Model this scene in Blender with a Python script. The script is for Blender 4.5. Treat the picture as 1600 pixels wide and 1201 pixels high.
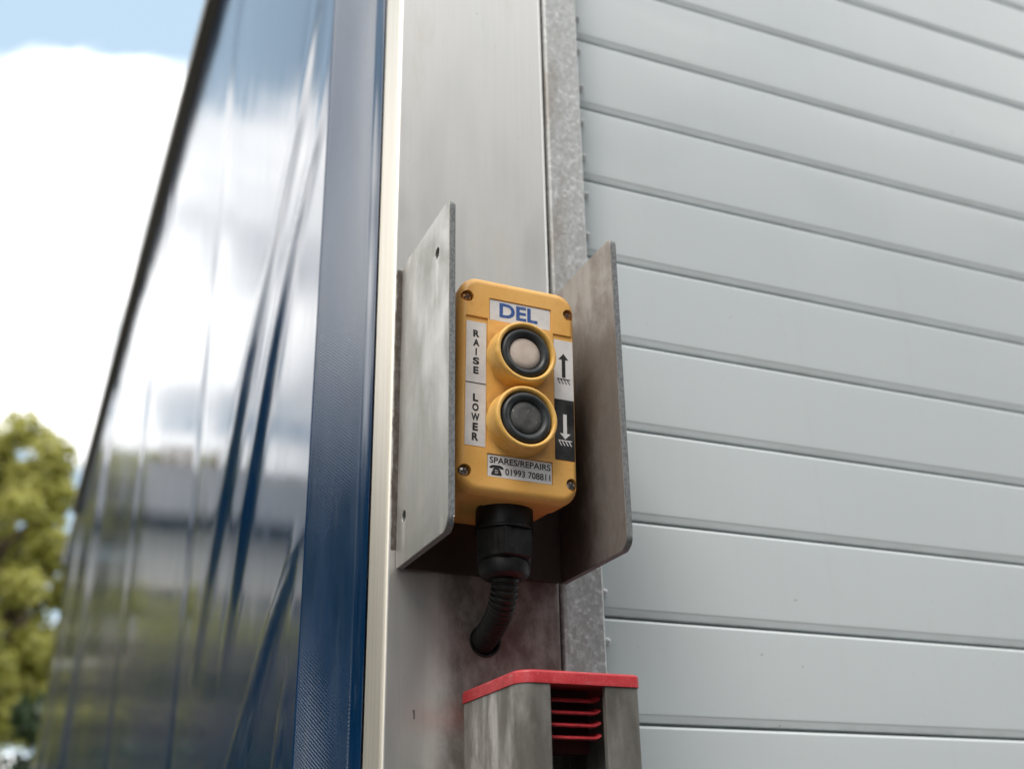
import bpy, bmesh, math, random
from mathutils import Vector, Matrix, noise as mn

for o in list(bpy.data.objects):
    bpy.data.objects.remove(o)
SC = bpy.context.scene
COL = SC.collection
R = math.radians
random.seed(7)

# ------------------------------------------------------------------ camera
cam_d = bpy.data.cameras.new("camera")
cam = bpy.data.objects.new("camera", cam_d)
COL.objects.link(cam)
rt = Vector((0.92009502, -0.39133486, -0.01679838))
up = Vector((-0.14105331, -0.37103953, 0.91784183))
fw = Vector((0.36541637, 0.84213223, 0.3965907))
M = Matrix((rt, up, -fw)).transposed().to_4x4()
M.translation = Vector((-0.19812, -0.65, 1.45))
cam.matrix_world = M
cam_d.sensor_fit = 'HORIZONTAL'
cam_d.sensor_width = 36.0
cam_d.lens = 1822.35 / 1600 * 36.0
cam_d.clip_start = 0.02
cam_d.clip_end = 3000
cam_d.dof.use_dof = True
cam_d.dof.focus_distance = 0.672
cam_d.dof.aperture_fstop = 5.8
cam_d.dof.aperture_blades = 7
SC.camera = cam

# ------------------------------------------------------------------ sky, sun, exposure
SUN_EL, SUN_AZ = R(55), R(222)          # azimuth clockwise from +y
sun_dir = Vector((math.sin(SUN_AZ) * math.cos(SUN_EL), math.cos(SUN_AZ) * math.cos(SUN_EL), math.sin(SUN_EL)))
world = bpy.data.worlds.new("World")
SC.world = world
world.use_nodes = True
wt = world.node_tree
wt.nodes.clear()
def wn(t, **k):
    n = wt.nodes.new(t)
    for a, b in k.items():
        setattr(n, a, b)
    return n
wout = wn('ShaderNodeOutputWorld')
bg = wn('ShaderNodeBackground')
bg.inputs['Strength'].default_value = 0.1
sky = wn('ShaderNodeTexSky', sky_type='NISHITA', sun_disc=False)
sky.sun_elevation = SUN_EL
sky.sun_rotation = SUN_AZ
sky.dust_density = 1.5
tc = wn('ShaderNodeTexCoord')
sep = wn('ShaderNodeSeparateXYZ')
wt.links.new(tc.outputs['Generated'], sep.inputs[0])
def wmath(op, a, b=None, c=None):
    n = wn('ShaderNodeMath', operation=op)
    for i, v in enumerate((a, b, c)):
        if v is None:
            continue
        if isinstance(v, (int, float)):
            n.inputs[i].default_value = v
        else:
            wt.links.new(v, n.inputs[i])
    return n.outputs[0]
zc = wmath('ADD', wmath('MAXIMUM', sep.outputs['Z'], 0.0), 0.22)
cx = wmath('DIVIDE', sep.outputs['X'], zc)
cy = wmath('DIVIDE', sep.outputs['Y'], zc)
comb = wn('ShaderNodeCombineXYZ')
wt.links.new(cx, comb.inputs[0]); wt.links.new(cy, comb.inputs[1])
cn = wn('ShaderNodeTexNoise')
cn.inputs['Scale'].default_value = 2.9
cn.inputs['Detail'].default_value = 9
cn.inputs['Roughness'].default_value = 0.55
cn.inputs['Distortion'].default_value = 0.35
wt.links.new(comb.outputs[0], cn.inputs['Vector'])
# more cumulus piled up towards the horizon, more blue overhead
elr = wn('ShaderNodeValToRGB')
wt.links.new(sep.outputs['Z'], elr.inputs[0])
cr = elr.color_ramp
cr.elements[0].position = 0.28; cr.elements[0].color = (.48, .48, .48, 1)
cr.elements[1].position = 0.75; cr.elements[1].color = (.46, .46, .46, 1)
for pz, v in ((0.33, .62), (0.40, .66), (0.46, .70), (0.545, .69), (0.585, .54), (0.63, .38)):
    e = cr.elements.new(pz); e.color = (v, v, v, 1)
ahead = wn('ShaderNodeMapRange', interpolation_type='SMOOTHSTEP')
ahead.inputs[1].default_value = 0.45; ahead.inputs[2].default_value = 0.72
wt.links.new(sep.outputs['Y'], ahead.inputs[0])
cvm = wn('ShaderNodeMixRGB')
cvm.inputs[1].default_value = (.62, .62, .62, 1)
wt.links.new(ahead.outputs[0], cvm.inputs[0]); wt.links.new(elr.outputs[0], cvm.inputs[2])
cov = wmath('ADD', cn.outputs[0], wmath('SUBTRACT', cvm.outputs[0], 0.5))
cmask = wn('ShaderNodeMapRange', interpolation_type='SMOOTHSTEP')
cmask.inputs[1].default_value = 0.47; cmask.inputs[2].default_value = 0.575
wt.links.new(cov, cmask.inputs[0])
ccol = wn('ShaderNodeMixRGB')
ccol.inputs[1].default_value = (4.2, 4.45, 4.7, 1)
ccol.inputs[2].default_value = (13.0, 12.9, 12.7, 1)
cn2 = wn('ShaderNodeMapRange')
cn2.inputs[1].default_value = .40; cn2.inputs[2].default_value = .66
wt.links.new(cn.outputs[0], cn2.inputs[0])
wt.links.new(cn2.outputs[0], ccol.inputs[0])
haze_mix = wn('ShaderNodeMixRGB')          # thin milky veil over the blue
haze_mix.inputs[0].default_value = 0.75
haze_mix.inputs[2].default_value = (2.75, 3.6, 4.25, 1)
wt.links.new(sky.outputs[0], haze_mix.inputs[1])
cm = wn('ShaderNodeMixRGB')
wt.links.new(cmask.outputs[0], cm.inputs[0])
wt.links.new(haze_mix.outputs[0], cm.inputs[1])
wt.links.new(ccol.outputs[0], cm.inputs[2])
wt.links.new(cm.outputs[0], bg.inputs['Color'])
wt.links.new(bg.outputs[0], wout.inputs[0])

sun_d = bpy.data.lights.new("sun", 'SUN')
sun_d.energy = 1.0
sun_d.angle = R(28)
sun_d.color = (1.0, 0.95, 0.87)
sun = bpy.data.objects.new("sun", sun_d)
sun.rotation_euler = (-sun_dir).to_track_quat('-Z', 'Y').to_euler()
sun.location = (0, 0, 20)
COL.objects.link(sun)
SC.view_settings.view_transform = 'Standard'
SC.view_settings.look = 'None'
SC.view_settings.exposure = 1.3
SC.view_settings.gamma = 1.0

# ------------------------------------------------------------------ material helpers
class NT:
    def __init__(s, name):
        s.m = bpy.data.materials.new(name)
        s.m.use_nodes = True
        s.t = s.m.node_tree
        s.b = s.t.nodes['Principled BSDF']
        s.out = s.t.nodes['Material Output']
        s.tc = s.t.nodes.new('ShaderNodeTexCoord')
    def n(s, t, **k):
        x = s.t.nodes.new(t)
        for a, b in k.items():
            setattr(x, a, b)
        return x
    def l(s, a, b):
        s.t.links.new(a, b)
    def setv(s, sock, v):
        if isinstance(v, (int, float)):
            sock.default_value = v
        elif isinstance(v, tuple):
            sock.default_value = (*v, 1) if len(v) == 3 and len(sock.default_value) == 4 else v
        else:
            s.l(v, sock)
    def noise(s, scale=(1, 1, 1), detail=5, rough=.55, dist=0.0, off=(0, 0, 0), vec=None):
        mp = s.n('ShaderNodeMapping')
        mp.inputs['Scale'].default_value = scale
        mp.inputs['Location'].default_value = off
        s.l(vec or s.tc.outputs['Object'], mp.inputs[0])
        x = s.n('ShaderNodeTexNoise')
        x.inputs['Scale'].default_value = 1
        x.inputs['Detail'].default_value = detail
        x.inputs['Roughness'].default_value = rough
        x.inputs['Distortion'].default_value = dist
        s.l(mp.outputs[0], x.inputs['Vector'])
        return x.outputs[0]
    def voro(s, scale, feat='F1', out='Color', off=(0, 0, 0)):
        mp = s.n('ShaderNodeMapping')
        mp.inputs['Scale'].default_value = scale
        mp.inputs['Location'].default_value = off
        s.l(s.tc.outputs['Object'], mp.inputs[0])
        x = s.n('ShaderNodeTexVoronoi', feature=feat)
        x.inputs['Scale'].default_value = 1
        s.l(mp.outputs[0], x.inputs['Vector'])
        return x.outputs[out]
    def ramp(s, v, a, b, lo=0.0, hi=1.0, smooth=True):
        x = s.n('ShaderNodeMapRange', interpolation_type='SMOOTHSTEP' if smooth else 'LINEAR')
        x.inputs[1].default_value = a; x.inputs[2].default_value = b
        x.inputs[3].default_value = lo; x.inputs[4].default_value = hi
        s.l(v, x.inputs[0])
        return x.outputs[0]
    def mix(s, f, a, b, mode='MIX'):
        x = s.n('ShaderNodeMixRGB', blend_type=mode)
        s.setv(x.inputs[0], f); s.setv(x.inputs[1], a); s.setv(x.inputs[2], b)
        return x.outputs[0]
    def math(s, op, a, b=0.0, clamp=False):
        x = s.n('ShaderNodeMath', operation=op, use_clamp=clamp)
        s.setv(x.inputs[0], a); s.setv(x.inputs[1], b)
        return x.outputs[0]
    def axis(s, i):
        x = s.n('ShaderNodeSeparateXYZ')
        s.l(s.tc.outputs['Object'], x.inputs[0])
        return x.outputs[i]
    def bump(s, h, strength=.3, dist=.001):
        x = s.n('ShaderNodeBump')
        x.inputs['Strength'].default_value = strength
        x.inputs['Distance'].default_value = dist
        s.l(h, x.inputs['Height'])
        s.l(x.outputs[0], s.b.inputs['Normal'])
        return x
    def base(s, color=None, rough=None, metal=None, coat=None, spec=None):
        if color is not None: s.setv(s.b.inputs['Base Color'], color)
        if rough is not None: s.setv(s.b.inputs['Roughness'], rough)
        if metal is not None: s.setv(s.b.inputs['Metallic'], metal)
        if coat is not None: s.setv(s.b.inputs['Coat Weight'], coat)
        if spec is not None: s.setv(s.b.inputs['Specular IOR Level'], spec)
        return s

def simple(name, color, rough=.5, metal=0.0, var=.12, scale=60):
    m = NT(name)
    n = m.noise((scale,) * 3, 4)
    dark = tuple(c * (1 - var * 1.6) for c in color)
    lite = tuple(min(1, c * (1 + var)) for c in color)
    m.base(m.mix(m.ramp(n, .3, .7), dark, lite), m.ramp(n, .2, .8, rough - .06, rough + .08), metal)
    return m.m

def rect_mask(m, x0, x1, z0, z1, soft, warp, wscale=60):
    """stain with a ragged outline of its own (object x/z)"""
    w = m.math('MULTIPLY', m.math('SUBTRACT', m.noise((wscale, wscale, wscale * .5), 5), .5), warp)
    x = m.math('ADD', m.axis(0), w)
    z = m.math('ADD', m.axis(2), w)
    a = m.math('MULTIPLY', m.ramp(x, x0 - soft, x0 + soft), m.ramp(x, x1 - soft, x1 + soft, 1, 0))
    b = m.math('MULTIPLY', m.ramp(z, z0 - soft, z0 + soft), m.ramp(z, z1 - soft, z1 + soft, 1, 0))
    return m.math('MULTIPLY', a, b)

# brushed aluminium post, smeared with brown road grime around the bracket
m = NT('brushed_post_metal')
streak = m.noise((420, 420, 9), 5, .6)
blot = m.noise((28, 28, 10), 6, .62)
col = m.mix(m.ramp(streak, .3, .72), (.685, .668, .64), (.715, .698, .668))
col = m.mix(m.ramp(blot, .52, .72, 0, .30), col, (.55, .48, .40))
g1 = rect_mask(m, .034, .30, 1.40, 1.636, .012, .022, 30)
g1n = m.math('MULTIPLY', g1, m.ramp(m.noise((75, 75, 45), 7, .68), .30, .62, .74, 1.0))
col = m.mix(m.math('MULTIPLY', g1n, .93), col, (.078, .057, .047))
g2 = rect_mask(m, .0026, .0125, 1.636, 1.826, .0008, .003, 160)  # brown grime with the contact shadow beside the left plate painted in
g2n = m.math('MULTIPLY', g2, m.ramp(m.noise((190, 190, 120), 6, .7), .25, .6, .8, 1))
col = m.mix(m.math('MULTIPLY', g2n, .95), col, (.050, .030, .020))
red = rect_mask(m, .016, .060, 1.534, 1.547, .008, .02, 60)
col = m.mix(m.math('MULTIPLY', red, .17), col, (.55, .10, .09))
dots = m.ramp(m.noise((340, 340, 200), 2), .735, .76)
col = m.mix(m.math('MULTIPLY', dots, .6), col, (.10, .08, .06))
mk = rect_mask(m, .0188, .0199, 1.5392, 1.5446, .0004, .0030, 300)
col = m.mix(m.math('MULTIPLY', mk, .85), col, (.05, .03, .022))
dn_ = m.noise((240, 240, 14), 4, .6, .5)
col = m.mix(m.ramp(dn_, .66, .76, 0, .35), col, (.42, .36, .30))
gr = m.math('MAXIMUM', g1n, g2n)
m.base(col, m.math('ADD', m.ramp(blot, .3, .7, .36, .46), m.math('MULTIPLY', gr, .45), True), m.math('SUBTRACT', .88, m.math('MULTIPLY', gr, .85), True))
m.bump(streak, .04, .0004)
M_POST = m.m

m = NT('post_side_metal')
st = m.noise((300, 300, 6), 4)
m.base(m.mix(m.ramp(st, .3, .7), (.80, .72, .60), (.88, .81, .70)), .42, .75)  # sky light on the side face painted in as a paler, warmer tone
M_POSTSIDE = m.m

# galvanised guide channel
m = NT('galvanised_steel')
v = m.voro((420, 420, 300), 'F1', 'Color')
n1 = m.noise((260, 260, 260), 5, .65)
n2 = m.noise((40, 40, 14), 5, .6)
sp = m.n('ShaderNodeSeparateColor'); m.l(v, sp.inputs[0])
col = m.mix(m.ramp(sp.outputs[0], .0, 1), (.41, .41, .40), (.50, .505, .505))
col = m.mix(m.ramp(n1, .50, .70, 0, .7), col, (.78, .79, .79))
col = m.mix(m.ramp(n2, .48, .66, 0, .6), col, (.30, .26, .225))
m.base(col, m.ramp(n1, .3, .7, .42, .6), .6)
m.bump(n1, .2, .0008)
M_GALV = m.m

# bracket sheet steel
def bracket_mat(name, a, b, dirt, amount, metal, painted_shade=False):
    m = NT(name)
    st = m.noise((140, 140, 14), 6, .62, .6)
    bl = m.noise((34, 34, 20), 6, .66, .4)
    fi = m.noise((700, 700, 380), 3, .6)
    col = m.mix(m.ramp(st, .3, .7), a, b)
    dm = m.ramp(bl, .5 - amount * .35, .72 - amount * .3)
    col = m.mix(m.math('MULTIPLY', dm, .82), col, dirt)
    col = m.mix(m.ramp(fi, .66, .76, 0, .45), col, (.78, .77, .70))
    if painted_shade:  # shade painted into the rear, lower part of the plate, ragged outline
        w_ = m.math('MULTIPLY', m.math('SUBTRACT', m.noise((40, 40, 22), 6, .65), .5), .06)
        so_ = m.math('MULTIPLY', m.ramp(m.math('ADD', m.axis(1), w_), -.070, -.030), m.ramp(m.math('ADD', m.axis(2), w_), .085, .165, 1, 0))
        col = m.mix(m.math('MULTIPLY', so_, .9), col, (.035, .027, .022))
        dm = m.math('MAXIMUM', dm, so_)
    else:
        for yy_, z1_, ln_ in ((-.0700, .1745, .05), (-.0152, .0256, .020)):
            w_ = m.math('MULTIPLY', m.math('SUBTRACT', m.noise((60, 60, 25), 4), .5), .003)
            a_ = m.math('ABSOLUTE', m.math('SUBTRACT', m.math('ADD', m.axis(1), w_), yy_))
            dr_ = m.math('MULTIPLY', m.ramp(a_, .0012, .0034, 1, 0), m.math('MULTIPLY', m.ramp(m.axis(2), z1_ - ln_, z1_ - ln_ * .5), m.ramp(m.axis(2), z1_, z1_ + .001, 1, 0)))
            col = m.mix(m.math('MULTIPLY', dr_, .35), col, (.66, .64, .59))
        sc_ = m.ramp(m.noise((30, 900, 60), 2, .5, 1.5), .66, .72, 0, .5)
        col = m.mix(sc_, col, (.36, .35, .31))
    m.base(col, m.ramp(bl, .3, .7, .34, .52), m.math('SUBTRACT', metal, m.math('MULTIPLY', dm, metal * .75)))
    m.bump(m.math('ADD', st, fi), .12, .0006)
    return m.m
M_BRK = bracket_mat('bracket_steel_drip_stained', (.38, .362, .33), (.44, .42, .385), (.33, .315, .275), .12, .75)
M_BRKD = bracket_mat('bracket_steel_browned_shaded', (.30, .282, .265), (.35, .33, .31), (.16, .13, .11), .35, .5, True)
M_BRKB = bracket_mat('bracket_steel_grimy_shaded', (.09, .075, .062), (.14, .115, .095), (.045, .032, .025), .6, .2, True)  # dark colour holds grime and the painted shade behind the box
m = NT('cut_steel_edge')
fi = m.noise((900, 900, 500), 3)
m.base(m.mix(m.ramp(fi, .35, .65), (.14, .145, .15), (.24, .245, .25)), .6, .3)
M_EDGE = m.m

# aged yellow plastic
m = NT('aged_yellow_plastic')
n1 = m.noise((45, 45, 45), 5, .6)
n2 = m.noise((330, 330, 330), 3, .6)
n3 = m.noise((900, 900, 900), 2, .5)
col = m.mix(m.ramp(n1, .3, .7), (.71, .37, .085), (.77, .43, .12))
col = m.mix(m.ramp(n2, .60, .76, 0, .35), col, (.42, .19, .03))
col = m.mix(m.ramp(n3, .71, .78, 0, .5), col, (.10, .06, .03))
gn = m.ramp(m.noise((110, 110, 110), 6, .65), .35, .65, .25, 1)
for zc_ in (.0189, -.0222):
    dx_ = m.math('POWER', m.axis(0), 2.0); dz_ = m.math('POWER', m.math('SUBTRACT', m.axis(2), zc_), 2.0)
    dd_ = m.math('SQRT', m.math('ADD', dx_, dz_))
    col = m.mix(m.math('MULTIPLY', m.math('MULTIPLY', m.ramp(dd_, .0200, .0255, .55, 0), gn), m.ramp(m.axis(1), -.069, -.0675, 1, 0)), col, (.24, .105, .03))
n4 = m.noise((14, 14, 30), 6, .7)
col = m.mix(m.ramp(n4, .52, .72, 0, .35), col, (.50, .25, .06))
col = m.mix(m.ramp(n4, .46, .30, 0, .3), col, (.80, .52, .22))
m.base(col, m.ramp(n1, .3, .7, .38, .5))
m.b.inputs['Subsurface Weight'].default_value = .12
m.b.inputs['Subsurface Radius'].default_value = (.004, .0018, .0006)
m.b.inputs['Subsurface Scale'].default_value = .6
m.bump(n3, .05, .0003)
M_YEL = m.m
m = NT('yellow_collar_plastic')
n1 = m.noise((160, 160, 160), 5, .6)
n2 = m.noise((420, 420, 420), 4, .65)
col = m.mix(m.ramp(n1, .3, .7), (.72, .40, .085), (.80, .48, .13))
col = m.mix(m.ramp(n2, .58, .74, 0, .4), col, (.36, .17, .04))
m.base(col, .42)
m.b.inputs['Subsurface Weight'].default_value = .1
m.b.inputs['Subsurface Radius'].default_value = (.004, .0018, .0006)
m.b.inputs['Subsurface Scale'].default_value = .5
M_COLLAR = m.m

def dusty(name, color, rough, dust=(.30, .29, .27), amt=.5, scale=1100):
    m = NT(name)
    m.b.inputs['Specular IOR Level'].default_value = .3
    n1 = m.noise((scale,) * 3, 2, .5)
    n2 = m.noise((90, 90, 90), 4)
    col = m.mix(m.ramp(n2, .35, .7, 0, .16), color, dust)
    col = m.mix(m.ramp(n1, .66, .75, 0, amt), col, dust)
    m.base(col, m.ramp(n2, .3, .7, rough - .05, rough + .1))
    return m.m
M_RUB = dusty('black_rubber_boot', (.020, .022, .024), .38, (.20, .205, .21), .25)
M_CAPB = dusty('black_button_cap', (.030, .031, .033), .5, (.42, .40, .37), .7, 620)
m = NT('worn_pale_button_cap')
n1 = m.noise((420, 420, 420), 5, .7)
n2 = m.noise((110, 110, 110), 4, .6)
col = m.mix(m.ramp(n2, .3, .7), (.50, .40, .335), (.60, .50, .43))
col = m.mix(m.ramp(n1, .58, .72, 0, .5), col, (.36, .26, .20))
m.base(col, .6)
M_CAPW = m.m
def paper(name, c):
    m = NT(name)
    n1 = m.noise((120, 120, 120), 5, .65)
    n2 = m.noise((700, 700, 700), 3, .6)
    col = m.mix(m.ramp(n1, .35, .75), c, tuple(x * .86 for x in c))
    col = m.mix(m.ramp(n2, .64, .74, 0, .35), col, tuple(x * .55 for x in c))
    m.base(col, .42)
    return m.m
M_LABEL = paper('white_sticker_vinyl', (.68, .66, .655))
M_LABELK = dusty('black_sticker_vinyl', (.012, .012, .013), .35, (.2, .2, .2), .2)
M_INK = dusty('black_print', (.016, .015, .015), .45, (.15, .15, .15), .2)
m = NT('faded_blue_print')
n1 = m.noise((750, 750, 750), 3, .7)
m.base(m.mix(m.ramp(n1, .55, .75, 0, .7), (.022, .075, .27), (.30, .36, .48)), .5)
M_BLUEINK = m.m
M_WHITEINK = paper('white_print', (.72, .71, .70))
m = NT('rusty_screw')
n1 = m.noise((900, 900, 900), 4, .7)
m.base(m.mix(m.ramp(n1, .35, .65), (.13, .045, .012), (.68, .29, .06)), .65, .1)
M_RUST = m.m
m = NT('tarnished_screw')
n1 = m.noise((800, 800, 800), 4, .7)
m.base(m.mix(m.ramp(n1, .4, .6), (.12, .09, .07), (.55, .5, .46)), .35, .8)
M_SCREW = m.m
M_BLACKPL = dusty('black_nylon', (.006, .006, .0065), .42, (.08, .08, .08), .2, 800)
M_CONDUIT = dusty('black_corrugated_plastic', (.006, .006, .0062), .5, (.04, .037, .033), .2)
m = NT('red_plastic')
n1 = m.noise((130, 130, 130), 5, .65)
n2 = m.noise((900, 900, 900), 3)
col = m.mix(m.ramp(n1, .35, .7), (.46, .026, .034), (.54, .05, .058))
col = m.mix(m.ramp(n2, .56, .74, 0, .5), col, (.66, .22, .20))
n3 = m.noise((60, 60, 60), 6, .7)
col = m.mix(m.ramp(n3, .54, .72, 0, .55), col, (.16, .035, .035))
sc_ = m.noise((40, 40, 900), 3, .5, 1.0)
col = m.mix(m.ramp(sc_, .64, .72, 0, .5), col, (.70, .34, .32))
m.base(col, m.ramp(n3, .3, .7, .38, .6))
M_RED = m.m
m = NT('red_plastic_dark')
m.base((.055, .004, .006), .7)
M_REDD = m.m
M_RIB = simple('red_rib_plastic', (.30, .016, .022), .5, 0, .2, 300)
m = NT('column_worn_steel')
st = m.noise((60, 60, 12), 4, .55, .2)
bl = m.noise((26, 26, 16), 5, .6, .2)
fi = m.noise((800, 800, 800), 3)
col = m.mix(m.ramp(st, .34, .66), (.165, .155, .138), (.52, .50, .465))
col = m.mix(m.ramp(bl, .42, .68, 0, .6), col, (.085, .075, .064))
bl2 = m.noise((110, 110, 70), 5, .7)
col = m.mix(m.ramp(bl2, .45, .7, 0, .5), col, (.12, .105, .09))
col = m.mix(m.ramp(fi, .62, .75, 0, .3), col, (.45, .44, .42))
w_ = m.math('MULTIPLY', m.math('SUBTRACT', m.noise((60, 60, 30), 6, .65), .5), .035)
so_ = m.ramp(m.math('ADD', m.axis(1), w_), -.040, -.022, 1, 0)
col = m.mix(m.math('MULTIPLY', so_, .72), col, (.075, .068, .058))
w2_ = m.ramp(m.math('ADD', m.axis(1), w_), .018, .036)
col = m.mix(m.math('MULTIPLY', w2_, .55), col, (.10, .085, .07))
m.base(col, m.ramp(bl, .3, .7, .5, .72), .2)
m.bump(fi, .2, .0006)
M_COLUMN = m.m

# glossy grey-white shutter paint
m = NT('shutter_paint')
n1 = m.noise((5, 5, 9), 4, .5)
n2 = m.noise((1100, 1100, 1100), 2)
col = m.mix(m.ramp(n1, .35, .65), (.585, .632, .642), (.595, .642, .65))
col = m.mix(m.ramp(n2, .70, .76, 0, .35), col, (.33, .32, .30))
st_ = m.noise((70, 70, 2.2), 5, .62, .2)
col = m.mix(m.ramp(st_, .52, .78, 0, .07), col, (.40, .42, .41))
zz_ = m.math('FRACT', m.math('DIVIDE', m.math('SUBTRACT', 2.157, m.axis(2)), .0679))
jn_ = m.math('MULTIPLY', m.ramp(zz_, .90, .965), m.ramp(m.noise((22, 22, 60), 5, .65), .35, .7, .0, .22))
col = m.mix(jn_, col, (.27, .27, .255))
ch_ = m.ramp(m.noise((150, 150, 150), 4, .55), .735, .765, 0, .6)
col = m.mix(ch_, col, (.30, .29, .27))
sm_ = m.noise((7, 7, 11), 5, .6, .8)
m.base(col, m.ramp(sm_, .3, .72, .12, .26))
m.b.inputs['IOR'].default_value = 1.5
M_SHUT = m.m
m = NT('shutter_seal')
m.base((.035, .055, .055), .6)
M_SEAL = m.m
m = NT('white_nylon')
m.base((.85, .85, .84), .4)
M_NYLON = m.m

# blue pvc curtain with scrim weave
def pvc(name, weave, dusta, rough, k):
    m = NT(name)
    uv = m.tc.outputs['UV']
    def wave(rz, sc):
        mp = m.n('ShaderNodeMapping')
        mp.inputs['Rotation'].default_value = (0, 0, rz)
        m.l(uv, mp.inputs[0])
        w = m.n('ShaderNodeTexWave', wave_type='BANDS', bands_direction='X')
        w.inputs['Scale'].default_value = sc
        w.inputs['Distortion'].default_value = .4
        w.inputs['Detail'].default_value = 1
        m.l(mp.outputs[0], w.inputs['Vector'])
        return w.outputs[1]
    wv = m.math('ADD', wave(R(52), 165), m.math('MULTIPLY', wave(R(-40), 200), .35))
    n1 = m.noise((26, 26, 9), 5, .6)
    n2 = m.noise((500, 500, 160), 3)
    n3 = m.noise((150, 150, 10), 4, .6)
    col = m.mix(m.ramp(n1, .35, .7), (.0010 * k, .021 * k, .062 * k), (.0012 * k, .026 * k, .082 * k))
    col = m.mix(m.math('MULTIPLY', m.ramp(n3, .45, .75), dusta), col, (.26, .29, .31))
    col = m.mix(m.ramp(n2, .74, .80, 0, .5), col, (.30, .36, .45))
    m.base(col, m.ramp(n1, .3, .7, rough - .03, rough + .04))
    m.b.inputs['IOR'].default_value = 2.15 if weave else 1.62
    if weave:
        m.bump(m.math('ADD', wv, m.math('MULTIPLY', n1, 1.0)), weave, .0010)
    return m.m
M_PVC = pvc('blue_pvc_curtain', 0, .06, .11, 1.0)
M_PVCBAND = pvc('blue_pvc_weave', .07, .06, .17, 1.0)
m = NT('dark_anodised_rail')
n1 = m.noise((20, 2, 20), 4)
m.base(m.mix(m.ramp(n1, .3, .7), (.26, .235, .18), (.34, .305, .24)), .5, .15)
M_RAIL = m.m
M_WHITEPANEL = simple('white_body_panel', (.62, .63, .63), .4)
M_CHASSIS = simple('black_chassis_paint', (.03, .03, .032), .5)
M_TYRE = simple('tyre_rubber', (.022, .022, .022), .75)
M_RIM = simple('wheel_steel', (.45, .45, .45), .4, .6)

# ------------------------------------------------------------------ object helpers
def tag(o, label=None, cat=None, group=None, kind=None):
    if label: o['label'] = label
    if cat: o['category'] = cat
    if group: o['group'] = group
    if kind: o['kind'] = kind
    return o
def empty(name, loc, label, cat, rot=(0, 0, 0), group=None):
    o = bpy.data.objects.new(name, None)
    o.empty_display_size = .05
    o.location = loc; o.rotation_euler = rot
    COL.objects.link(o)
    return tag(o, label, cat, group)
def obj(name, bm, mats, parent=None, smooth=None, loc=None):
    me = bpy.data.meshes.new(name)
    bmesh.ops.recalc_face_normals(bm, faces=bm.faces[:])
    bm.to_mesh(me); bm.free()
    for mm in (mats if isinstance(mats, (list, tuple)) else [mats]):
        me.materials.append(mm)
    if smooth is not None:
        me.polygons.foreach_set('use_smooth', [True] * len(me.polygons))
        if smooth < 180:
            me.set_sharp_from_angle(angle=R(smooth))
    o = bpy.data.objects.new(name, me)
    if smooth is not None and smooth <= 40:
        wm = o.modifiers.new('weighted_normals', 'WEIGHTED_NORMAL'); wm.keep_sharp = True; wm.weight = 90
    if loc is not None: o.location = loc
    COL.objects.link(o)
    if parent is not None: o.parent = parent
    return o
def box(bm, x0, x1, y0, y1, z0, z1, bev=0.0, seg=2, mi=0):
    vs = [bm.verts.new((x, y, z)) for x in (x0, x1) for y in (y0, y1) for z in (z0, z1)]
    fs = [bm.faces.new([vs[i] for i in q]) for q in ((0, 1, 3, 2), (4, 6, 7, 5), (0, 4, 5, 1), (2, 3, 7, 6), (0, 2, 6, 4), (1, 5, 7, 3))]
    for f in fs: f.material_index = mi
    if bev:
        es = list({e for f in fs for e in f.edges})
        r = bmesh.ops.bevel(bm, geom=es, offset=bev, segments=seg, profile=.5, affect='EDGES')
        for f in r['faces']: f.material_index = mi
def lathe(bm, prof, n=48, axis='Y', c=(0, 0, 0), mi=0, cap=True):
    """prof: (radius, height) along axis"""
    rings = []
    for r, h in prof:
        ring = []
        for k in range(n):
            a = 2 * math.pi * k / n
            u, v = r * math.cos(a), r * math.sin(a)
            p = {'Y': (u, h, v), 'Z': (u, v, h), 'X': (h, u, v)}[axis]
            ring.append(bm.verts.new((p[0] + c[0], p[1] + c[1], p[2] + c[2])))
        rings.append(ring)
    for a, b in zip(rings, rings[1:]):
        for k in range(n):
            f = bm.faces.new((a[k], a[(k + 1) % n], b[(k + 1) % n], b[k])); f.material_index = mi
    if cap:
        for ring in (rings[0], rings[-1]):
            f = bm.faces.new(ring); f.material_index = mi
def rrect(w, h, r, n=8):
    pts = []
    for cx_, cz_, a0 in ((w / 2 - r, h / 2 - r, 0), (-w / 2 + r, h / 2 - r, 90), (-w / 2 + r, -h / 2 + r, 180), (w / 2 - r, -h / 2 + r, 270)):
        for k in range(n + 1):
            a = R(a0 + 90 * k / n)
            pts.append((cx_ + r * math.cos(a), cz_ + r * math.sin(a)))
    return pts
def loft(bm, loops, mi=0, cap=True):
    rs = [[bm.verts.new(p) for p in lp] for lp in loops]
    n = len(rs[0])
    for a, b in zip(rs, rs[1:]):
        for k in range(n):
            f = bm.faces.new((a[k], a[(k + 1) % n], b[(k + 1) % n], b[k])); f.material_index = mi
    if cap:
        bm.faces.new(rs[0]).material_index = mi
        bm.faces.new(rs[-1]).material_index = mi
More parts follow.
